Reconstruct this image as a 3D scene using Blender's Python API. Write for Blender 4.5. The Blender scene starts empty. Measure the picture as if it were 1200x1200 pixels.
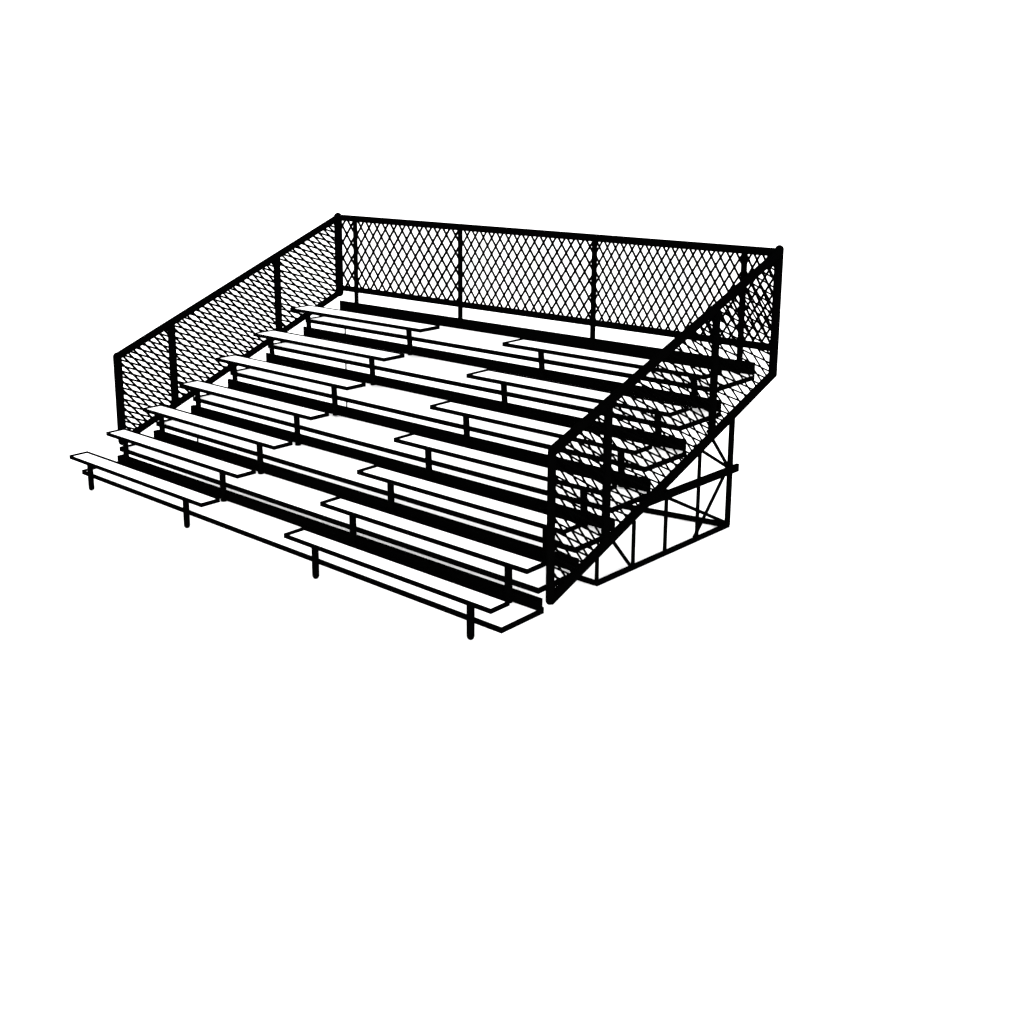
# Black steel bleacher with white planks, fenced on three sides, on a white studio ground.
import bpy, bmesh, math
from mathutils import Vector, Matrix

# measured dimensions of the bleacher (metres) and of the viewpoint
FIT = dict(cx=13.05525, cy=-7.32591, cz=4.67448, rx=1.36152, ry=0.00514, rz=0.75598, lf=7.23266, 
    ppx=514.84209, ppy=430.7283, s0_d=0.01886, s1_d=-0.0076, s2_d=-0.0136, s3_d=-0.01501, sd_d=0.01185, 
    fd_d=0.03135, L_d=-0.00682, bx0_d=0.00925, bx1_d=-0.00854, fL_d=0.02212, L=6.84131, s0=0.05075, 
    s1=2.71849, s2=4.10394, s3=6.86162, sd=0.28689, fd=0.66536, bx0=-0.08102, bx1=6.82255, sy0=-0.19606, 
    sz0=0.55399, bz0=0.40942, fy1=0.51673, fz1=0.50836, sy1=0.30644, sz1=0.76355, bz1=0.61905, fy2=1.06773, 
    fz2=0.74157, sy2=0.84329, sz2=0.98394, bz2=0.86369, fy3=1.64682, fz3=0.98329, sy3=1.40978, sz3=1.2227, 
    bz3=1.13101, fy4=2.26334, fz4=1.24613, sy4=1.99987, sz4=1.48357, bz4=1.39601, fy5=2.91649, fz5=1.53394, 
    sy5=2.63098, sz5=1.74267, bz5=1.698, fz6=1.81965, sy6=3.28886, sz6=2.02144, bz6=1.99617, px0=0.19241, 
    px1=2.23459, px2=4.45393, px3=6.54482, gz=0.12914, LX=-0.0907, RX=7.00396, YB=4.41781, zt3=3.22495, 
    kb=2.179, Lyf=0.59774, Ly1=1.42912, Ly2=3.23834, Lzt0=1.69955, Lzb0=0.58105, Lzb3=2.10448, Ryf=0.49261, 
    Ry1=1.5, Ry2=3.16506, Rzt0=1.83749, Rzb0=0.46103, Rzb3=1.88521, k1=0.28013, k2=2.35733, k3=4.56976, 
    k4=6.59241, ke=1.97219, UX=6.63378, uy0=1.71798, uy1=2.34623, uy2=2.93728, uy3=3.56783, uy4=4.2181, 
    mz=0.81245, )
G = FIT
Z0 = -G['gz']                                  # ground at z = 0
S = bpy.context.scene
COL = S.collection

# ------------------------------------------------------------------ materials
def mat_paint(name, col, rough, spec, bump=0.0, var=0.0):
    m = bpy.data.materials.new(name); m.use_nodes = True
    nt = m.node_tree; b = nt.nodes['Principled BSDF']
    b.inputs['Roughness'].default_value = rough
    b.inputs['Specular IOR Level'].default_value = spec
    tc = nt.nodes.new('ShaderNodeTexCoord')
    n = nt.nodes.new('ShaderNodeTexNoise'); n.inputs['Scale'].default_value = 9.0
    n.inputs['Detail'].default_value = 4
    r = nt.nodes.new('ShaderNodeValToRGB')
    c0 = [c * (1 - var) for c in col]
    r.color_ramp.elements[0].color = (*c0, 1); r.color_ramp.elements[1].color = (*col, 1)
    nt.links.new(tc.outputs['Object'], n.inputs['Vector'])
    nt.links.new(n.outputs['Fac'], r.inputs['Fac'])
    nt.links.new(r.outputs['Color'], b.inputs['Base Color'])
    if bump:
        bp = nt.nodes.new('ShaderNodeBump'); bp.inputs['Strength'].default_value = bump
        bp.inputs['Distance'].default_value = 0.002
        nt.links.new(n.outputs['Fac'], bp.inputs['Height'])
        nt.links.new(bp.outputs['Normal'], b.inputs['Normal'])
    return m
BLACK = mat_paint('black_paint', (0.0004, 0.0004, 0.0004), 1.0, 0.0, 0, 0.3)
WHITE = mat_paint('white_plank', (0.93, 0.93, 0.93), 0.7, 0.2, 0.05, 0.02)
GROUND = mat_paint('white_ground', (0.93, 0.93, 0.93), 0.9, 0.1, 0, 0.01)

# ------------------------------------------------------------------ mesh helpers
def box(bm, a, b):
    x0, y0, z0 = a; x1, y1, z1 = b
    v = [bm.verts.new((x, y, z)) for x in (x0, x1) for y in (y0, y1) for z in (z0, z1)]
    for f in ((0,1,3,2), (4,6,7,5), (0,4,5,1), (2,3,7,6), (0,2,6,4), (1,5,7,3)):
        bm.faces.new([v[i] for i in f])

def tube(bm, p, q, r, n=10, cap=0.0):
    """round bar from p to q; cap > 0 gives domed ends"""
    p, q = Vector(p), Vector(q); d = (q - p).normalized()
    u = d.cross(Vector((0, 0, 1)) if abs(d.z) < .9 else Vector((1, 0, 0))).normalized(); w = d.cross(u)
    st = []
    K = 4
    if cap:
        for k in range(1, K + 1):
            t = math.pi / 2 * k / K
            st.append((p - d * r * cap * math.cos(t), r * math.sin(t)))
        for k in range(K, 0, -1):
            t = math.pi / 2 * k / K
            st.append((q + d * r * cap * math.cos(t), r * math.sin(t)))
    else:
        st = [(p, r), (q, r)]
    rings = [[bm.verts.new(c + (u * math.cos(2*math.pi*i/n) + w * math.sin(2*math.pi*i/n)) * rr) for i in range(n)] for c, rr in st]
    for a, b in zip(rings, rings[1:]):
        for i in range(n):
            bm.faces.new((a[i], a[(i+1) % n], b[(i+1) % n], b[i]))
    bm.faces.new(rings[0][::-1]); bm.faces.new(rings[-1])

def bar(bm, p, q, w, h, up=(0, 0, 1)):
    """rectangular bar, w across, h along up"""
    p, q = Vector(p), Vector(q); d = (q - p).normalized()
    s = d.cross(Vector(up)).normalized(); t = s.cross(d)
    vs = [[bm.verts.new(c + s*a*w/2 + t*b*h/2) for a, b in ((-1,-1),(1,-1),(1,1),(-1,1))] for c in (p, q)]
    for i in range(4):
        bm.faces.new((vs[0][i], vs[0][(i+1) % 4], vs[1][(i+1) % 4], vs[1][i]))
    bm.faces.new(vs[0][::-1]); bm.faces.new(vs[1])

def link(name, bm, m, parent=None, smooth=False):
    bmesh.ops.recalc_face_normals(bm, faces=bm.faces)
    me = bpy.data.meshes.new(name); bm.to_mesh(me); bm.free()
    if smooth:
        me.polygons.foreach_set('use_smooth', [True] * len(me.polygons))
        me.set_sharp_from_angle(angle=math.radians(40))
    me.materials.append(m)
    o = bpy.data.objects.new(name, me); COL.objects.link(o)
    if parent: o.parent = parent
    return o

# ------------------------------------------------------------------ setting
bm = bmesh.new()
R_ = 400
vs = [bm.verts.new((x, y, 0)) for x, y in ((-R_, -R_), (R_, -R_), (R_, R_), (-R_, R_))]
bm.faces.new(vs)
g = link('ground', bm, GROUND); g['kind'] = 'structure'

# ------------------------------------------------------------------ the bleacher
root = bpy.data.objects.new('bleacher', None); COL.objects.link(root)
root['label'] = 'black framed bleacher with seven rows of white planks and mesh guard fences on three sides'
root['category'] = 'bleacher'

N = 7
def h(n, i): return G[n] + (i - 3) * G[n + '_d']
drop = [.005 + .002 * i for i in range(7)]
fy = [0.0] + [G['fy%d' % i] for i in range(1, 6)] + [3.6]
fz = [0.3 + Z0] + [G['fz%d' % i] + Z0 for i in range(1, 7)]
sy = [G['sy%d' % i] for i in range(N)]; sz = [G['sz%d' % i] + Z0 for i in range(N)]
bz = [G['bz%d' % i] + Z0 + (.008, .022, .008, .002, -.005, -.024, -.02)[i] for i in range(N)]
sz = [z - d for z, d in zip(sz, drop)]; fz = [z - d for z, d in zip(fz, drop)]
EX = (0, 0, 0, 0, .05, .08, .09)
RF = (.085, .08, .06, .04, .012, .0, .0)      # how far each riser stands forward on its footboard
TS, TF = 0.048, 0.057                            # plank thicknesses
FR = 0.008                                       # fascia plate depth

def plank(name, x0, x1, y0, y1, zc, th, lw, bw, parent):
    """white board framed by a black edge band that wraps its four sides"""
    zt, zb = zc + th/2, zc - th/2
    bm = bmesh.new(); box(bm, (x0 + FR, y0 + FR, zb + .003), (x1 - FR, y1 - FR, zt))
    pl = link(name, bm, WHITE, parent)
    bm = bmesh.new()
    box(bm, (x0, y0, zb), (x1, y0 + FR, zt + .001))                       # front fascia
    box(bm, (x0, y1 - FR, zb), (x1, y1, zt + .001))                       # back edge
    box(bm, (x0, y0 + FR, zb), (x0 + FR, y1 - FR, zt + .001))             # ends
    box(bm, (x1 - FR, y0 + FR, zb), (x1, y1 - FR, zt + .001))
    if lw: box(bm, (x0 + FR, y0 + FR, zt), (x0 + lw, y1 - FR, zt + .003))  # lip folded over the top
    if bw: box(bm, (x0 + max(lw, FR), y1 - bw, zt), (x1 - FR, y1 - FR, zt + .003))
    link('edge_band', bm, BLACK, pl)
    return pl

for i in range(N):
    sd, fd = h('sd', i) + (0, 0, 0, 0, .01, .05, .04)[i], h('fd', i) + EX[i]
    for a, b in (('s0', 's1'), ('s2', 's3')):
        plank('seat_plank', h(a, i) - (.03 if i == 0 and a == 's0' else 0), h(b, i), sy[i], sy[i] + sd, sz[i], TS, .088, .054 if i < 5 else .068, root)
    xl, xr = (i - 3) * G['fL_d'] - (.04 if i == 0 else 0), h('L', i) - .65 * EX[i]
    plank('foot_plank', xl, xr, fy[i], fy[i] + fd, fz[i], TF, .10, 0, root)
    # riser board closing the step behind the footboard
    bm = bmesh.new()
    yb = fy[i] + fd
    yf = yb - RF[i]
    bx = h('bx0', i) + .6 * RF[i] - .9 * EX[i]
    box(bm, (bx, yf, fz[i] + TF/2 + .003), (xr, max(yb, yf + .02), bz[i]))
    box(bm, (bx, yb + .001, fz[i] - TF/2), (xr + .001, yb + .02, fz[i] + TF/2 + .003))
    link('riser_board', bm, BLACK, root)
    # seat posts standing on the footboard below (first row: on the ground)
    py = fy[i] - .05
    r = .037
    zb = 0.0 if i == 0 else fz[i-1] + TF/2 + (0, 0, 0, 0, .02, .04, .045)[i]
    for j in range(4):
        bm = bmesh.new(); x = G['px%d' % j]
        lean = .004 * i                       # the upper posts stand slightly askew
        tube(bm, (x + lean, py, zb + (r if i == 0 else 0)), (x - lean / 2, py, sz[i] - TS/2), r, 16)
        if i == 0:
            bmesh.ops.create_uvsphere(bm, u_segments=16, v_segments=8, radius=r, matrix=Matrix.Translation((x, py, zb + r)))
        else:                                    # bracket arm bolting the post to the riser behind it
            box(bm, (x - .02, py, zb + .012), (x + .02, fy[i-1] + h('fd', i-1) + EX[i-1] - RF[i-1] + .004, zb + .052))
        link('seat_post', bm, BLACK, root, True)

# ------------------------------------------------------------------ guard fences
YB = G['YB']; ZT, KB = G['zt3'] + Z0, G['kb'] + Z0
LX, RX = G['LX'], G['RX']

def mesh_bay(name, parent, ax, c, poly, e1, e2, r, anchor):
    """woven wire: two families of straight wires clipped to a convex polygon in the plane (ax = 'x' or 'y' constant)"""
    bm = bmesh.new()
    e = [Vector(e1), Vector(e2)]
    cx = sum(p[0] for p in poly) / len(poly); cz = sum(p[1] for p in poly) / len(poly)
    det = e[0].x*e[1].y - e[0].y*e[1].x
    for fam in (0, 1):
        d, s = e[fam], e[1-fam]
        o = Vector(anchor)
        for k in range(-120, 121):
            p = o + s * k
            t0, t1 = -1e9, 1e9; ok = True
            for a, b in zip(poly, poly[1:] + poly[:1]):
                nx, nz = -(b[1]-a[1]), b[0]-a[0]
                if nx*(cx-a[0]) + nz*(cz-a[1]) < 0: nx, nz = -nx, -nz
                q = nx*(p.x-a[0]) + nz*(p.y-a[1]); m = nx*d.x + nz*d.y
                if abs(m) < 1e-12:
                    if q < 0: ok = False
                    continue
                t = -q/m
                if m > 0: t0 = max(t0, t)
                else: t1 = min(t1, t)
            if not ok or t1 - t0 < 1e-3: continue
            A, B = p + d*t0, p + d*t1
            off = (r if fam else -r) * .8
            P = [(c + off, v.x, v.y) if ax == 'x' else (v.x, c + off, v.y) for v in (A, B)]
            tube(bm, P[0], P[1], r, 6)
    return link(name, bm, BLACK, parent, True)

# back fence: two rails, four posts and two corner posts
bm = bmesh.new()
RT = .047
tube(bm, (LX, YB, ZT), (RX, YB, ZT), RT, 14)
tube(bm, (LX, YB, KB), (RX, YB, KB), .043, 14)
back = link('back_fence', bm, BLACK, root, True)
kx = [G['k%d' % j] for j in (1, 2, 3, 4)]
zend = bz[6] - .03
for x in kx:
    bm = bmesh.new(); tube(bm, (x, YB, zend), (x, YB, ZT), .035, 12)
    link('fence_post', bm, BLACK, back, True)
xs = [LX] + kx + [RX]
def lat_back(x):                                  # mesh pitch widens a little towards the left bays
    t = (x - .9) / (5.2 - .9)
    w = .175 + (.123 - .175) * t; hh = .232 + (.194 - .232) * t
    return w, hh
for a, b in zip(xs, xs[1:]):
    w, hh = lat_back((a+b)/2)
    mesh_bay('wire_mesh', back, 'y', YB, [(a, KB), (b, KB), (b, ZT), (a, ZT)], (w/2, hh/2), (w/2, -hh/2), .0178 - .0042 * min(1, (a + b) / 10), (b, ZT - .02))

def side(X, k, ny, e1s, e2s, rails):
    yf = G[k + 'yf']
    zt0, zb0, zb3 = G[k+'zt0'] + Z0, G[k+'zb0'] + Z0, G[k+'zb3'] + Z0
    def zt(y): return zt0 + (ZT - zt0) * (y - yf) / (YB - yf)
    def zb(y): return zb0 + (zb3 - zb0) * (y - yf) / (YB - yf)
    rt, rb, rf, rm, rc = rails
    bm = bmesh.new()
    tube(bm, (X, yf, zt0), (X, YB, ZT), rt, 14)
    tube(bm, (X, yf, zb0), (X, YB, zb3), rb, 14)
    for y, z in ((yf, zt0), (YB, ZT + (.035 if k == 'R' else .01)), (yf, zb0), (YB, zb3)):
        r = rc if y == YB else rf
        bmesh.ops.create_uvsphere(bm, u_segments=16, v_segments=10, radius=r * 1.0, matrix=Matrix.Translation((X, y, z)))
    pan = link('side_fence', bm, BLACK, root, True)
    ys = [yf] + ny + [YB]
    for j, y in enumerate(ys):
        bm = bmesh.new(); tube(bm, (X, y, zb(y)), (X, y, zt(y) + ((.035 if k == 'R' else .01) if y == YB else 0)), rf if j == 0 else (rc if y == YB else rm), 14)
        link('fence_post', bm, BLACK, pan, True)
    for j, (a, b) in enumerate(zip(ys, ys[1:])):
        ym = (a + b) / 2
        mesh_bay('wire_mesh', pan, 'x', X, [(a, zb(a)), (b, zb(b)), (b, zt(b)), (a, zt(a))], e1s[j], e2s[j],   .0104 if k == 'R' else .0155, (a, zt(a) - .03))
    return pan
side(LX, 'L', [G['Ly1'], G['Ly2']],
     [(.1109, -.1208), (.1213, -.122), (.1447, -.1266)],
     [(.1785, -.0759), (.1936, -.0744), (.2279, -.0736)], (.050, .047, .056, .053, .062))
RY1 = 1.32
side(RX, 'R', [RY1, G['Ry2']],
     [(.1296, -.160), (.155, -.162), (.1837, -.1636)],
     [(.1971, -.1144), (.233, -.110), (.2719, -.1052)], (.047, .047, .039, .041, .048))

# ------------------------------------------------------------------ understructure
UX = G['UX']; uy = [G['uy%d' % j] for j in range(5)]
mz = G['mz'] + Z0
def under(y):                                     # underside of the planking at depth y
    for i in range(N):
        if y < fy[i] + h('fd', i) + .03: return fz[i] - TF/2
    return fz[6] - TF/2
s0, s1 = (uy[0], .30), (uy[4], 1.17)              # sloping stringer that carries the planks
def stringer(y): return s0[1] + (s1[1] - s0[1]) * (y - s0[0]) / (s1[0] - s0[0])
def PT(y, z, dx=0.0):                             # the end frame stands very slightly out of square
    t = (y - uy[0]) / (uy[4] - uy[0])
    return (UX + .08 * t + dx, y - .118 * t, z)
bm = bmesh.new()
bar(bm, PT(uy[0] - .02, .02), PT(uy[4] + .02, .02), .045, .048)
bar(bm, PT(s0[0] - .05, stringer(s0[0] - .05), -.02), PT(uy[3], stringer(uy[3]) + .11, -.01), .03, .04)
fr = link('truss_frame', bm, BLACK, root)
for j, y in enumerate(uy):
    bm = bmesh.new()
    tube(bm, PT(y, .03), PT(y, stringer(y) + (0, 0, 0, .13, .1)[j]), .022 if j < 4 else .034, 10)
    link('upright', bm, BLACK, fr, True)
bm = bmesh.new(); bar(bm, PT(2.45, mz, .03), PT(uy[4] + .12, mz, .03), .035, .088)
link('cross_beam', bm, BLACK, fr)
for p, q in (((2.016, .513 + Z0), (uy[1], .03)), ((2.75, .86 + Z0), (uy[4], .05)), ((uy[4], mz), (uy[3], .03)),
             ((uy[4] - .03, mz + .03), (3.50, 1.21 + Z0)), ((uy[4] - .02, mz + .05), (3.76, 1.33 + Z0))):
    bm = bmesh.new(); tube(bm, PT(*p, -.03), PT(*q, -.03), .020, 8)
    link('diagonal_brace', bm, BLACK, fr, True)
for i in (2, 6):                                   # the far end stands on plain posts behind two risers
    bm = bmesh.new(); y = fy[i] + h('fd', i) + EX[i] + .035
    tube(bm, (-.06, y, 0), (-.06, y, bz[i] - .01), .013, 10)
    link('support_post', bm, BLACK, root, True)
bm = bmesh.new(); bar(bm, (UX - .02, uy[0], .02), (5.9, uy[0], .02), .045, .05)
link('base_beam', bm, BLACK, root)
bm = bmesh.new(); bar(bm, (UX + .05, uy[4] - .14, .03), (5.35, 3.82, .03), .05, .055)
link('base_beam', bm, BLACK, root)

# ------------------------------------------------------------------ light: even white studio light, exposed bright
w = bpy.data.worlds.new('World'); S.world = w; w.use_nodes = True
w.node_tree.nodes['Background'].inputs[0].default_value = (1, 1, 1, 1)
w.node_tree.nodes['Background'].inputs[1].default_value = 1.0
sd_ = bpy.data.lights.new('front_fill', 'SUN'); so = bpy.data.objects.new('front_fill', sd_); COL.objects.link(so)
sd_.energy = 1.4; sd_.angle = math.radians(6)  # added fill from the camera side, lightens the shaded footboards under the seats
so.rotation_euler = Vector((-9.6, 9.5, -3.6)).to_track_quat('-Z', 'Y').to_euler()
S.view_settings.view_transform = 'Standard'; S.view_settings.look = 'None'
S.view_settings.gamma = 1; S.view_settings.use_curve_mapping = False
S.view_settings.exposure = 1.35
S.cycles.max_bounces = 12; S.cycles.diffuse_bounces = 8

cam = bpy.data.cameras.new('camera'); co = bpy.data.objects.new('camera', cam); COL.objects.link(co)
co.location = (G['cx'], G['cy'], G['cz'] + Z0)
co.rotation_euler = (G['rx'], G['ry'], G['rz'])
cam.sensor_width = 36; cam.lens = 36 * math.exp(G['lf']) / 1200
cam.shift_x = (600 - G['ppx']) / 1200; cam.shift_y = (G['ppy'] - 600) / 1200
cam.clip_end = 2000
S.camera = co
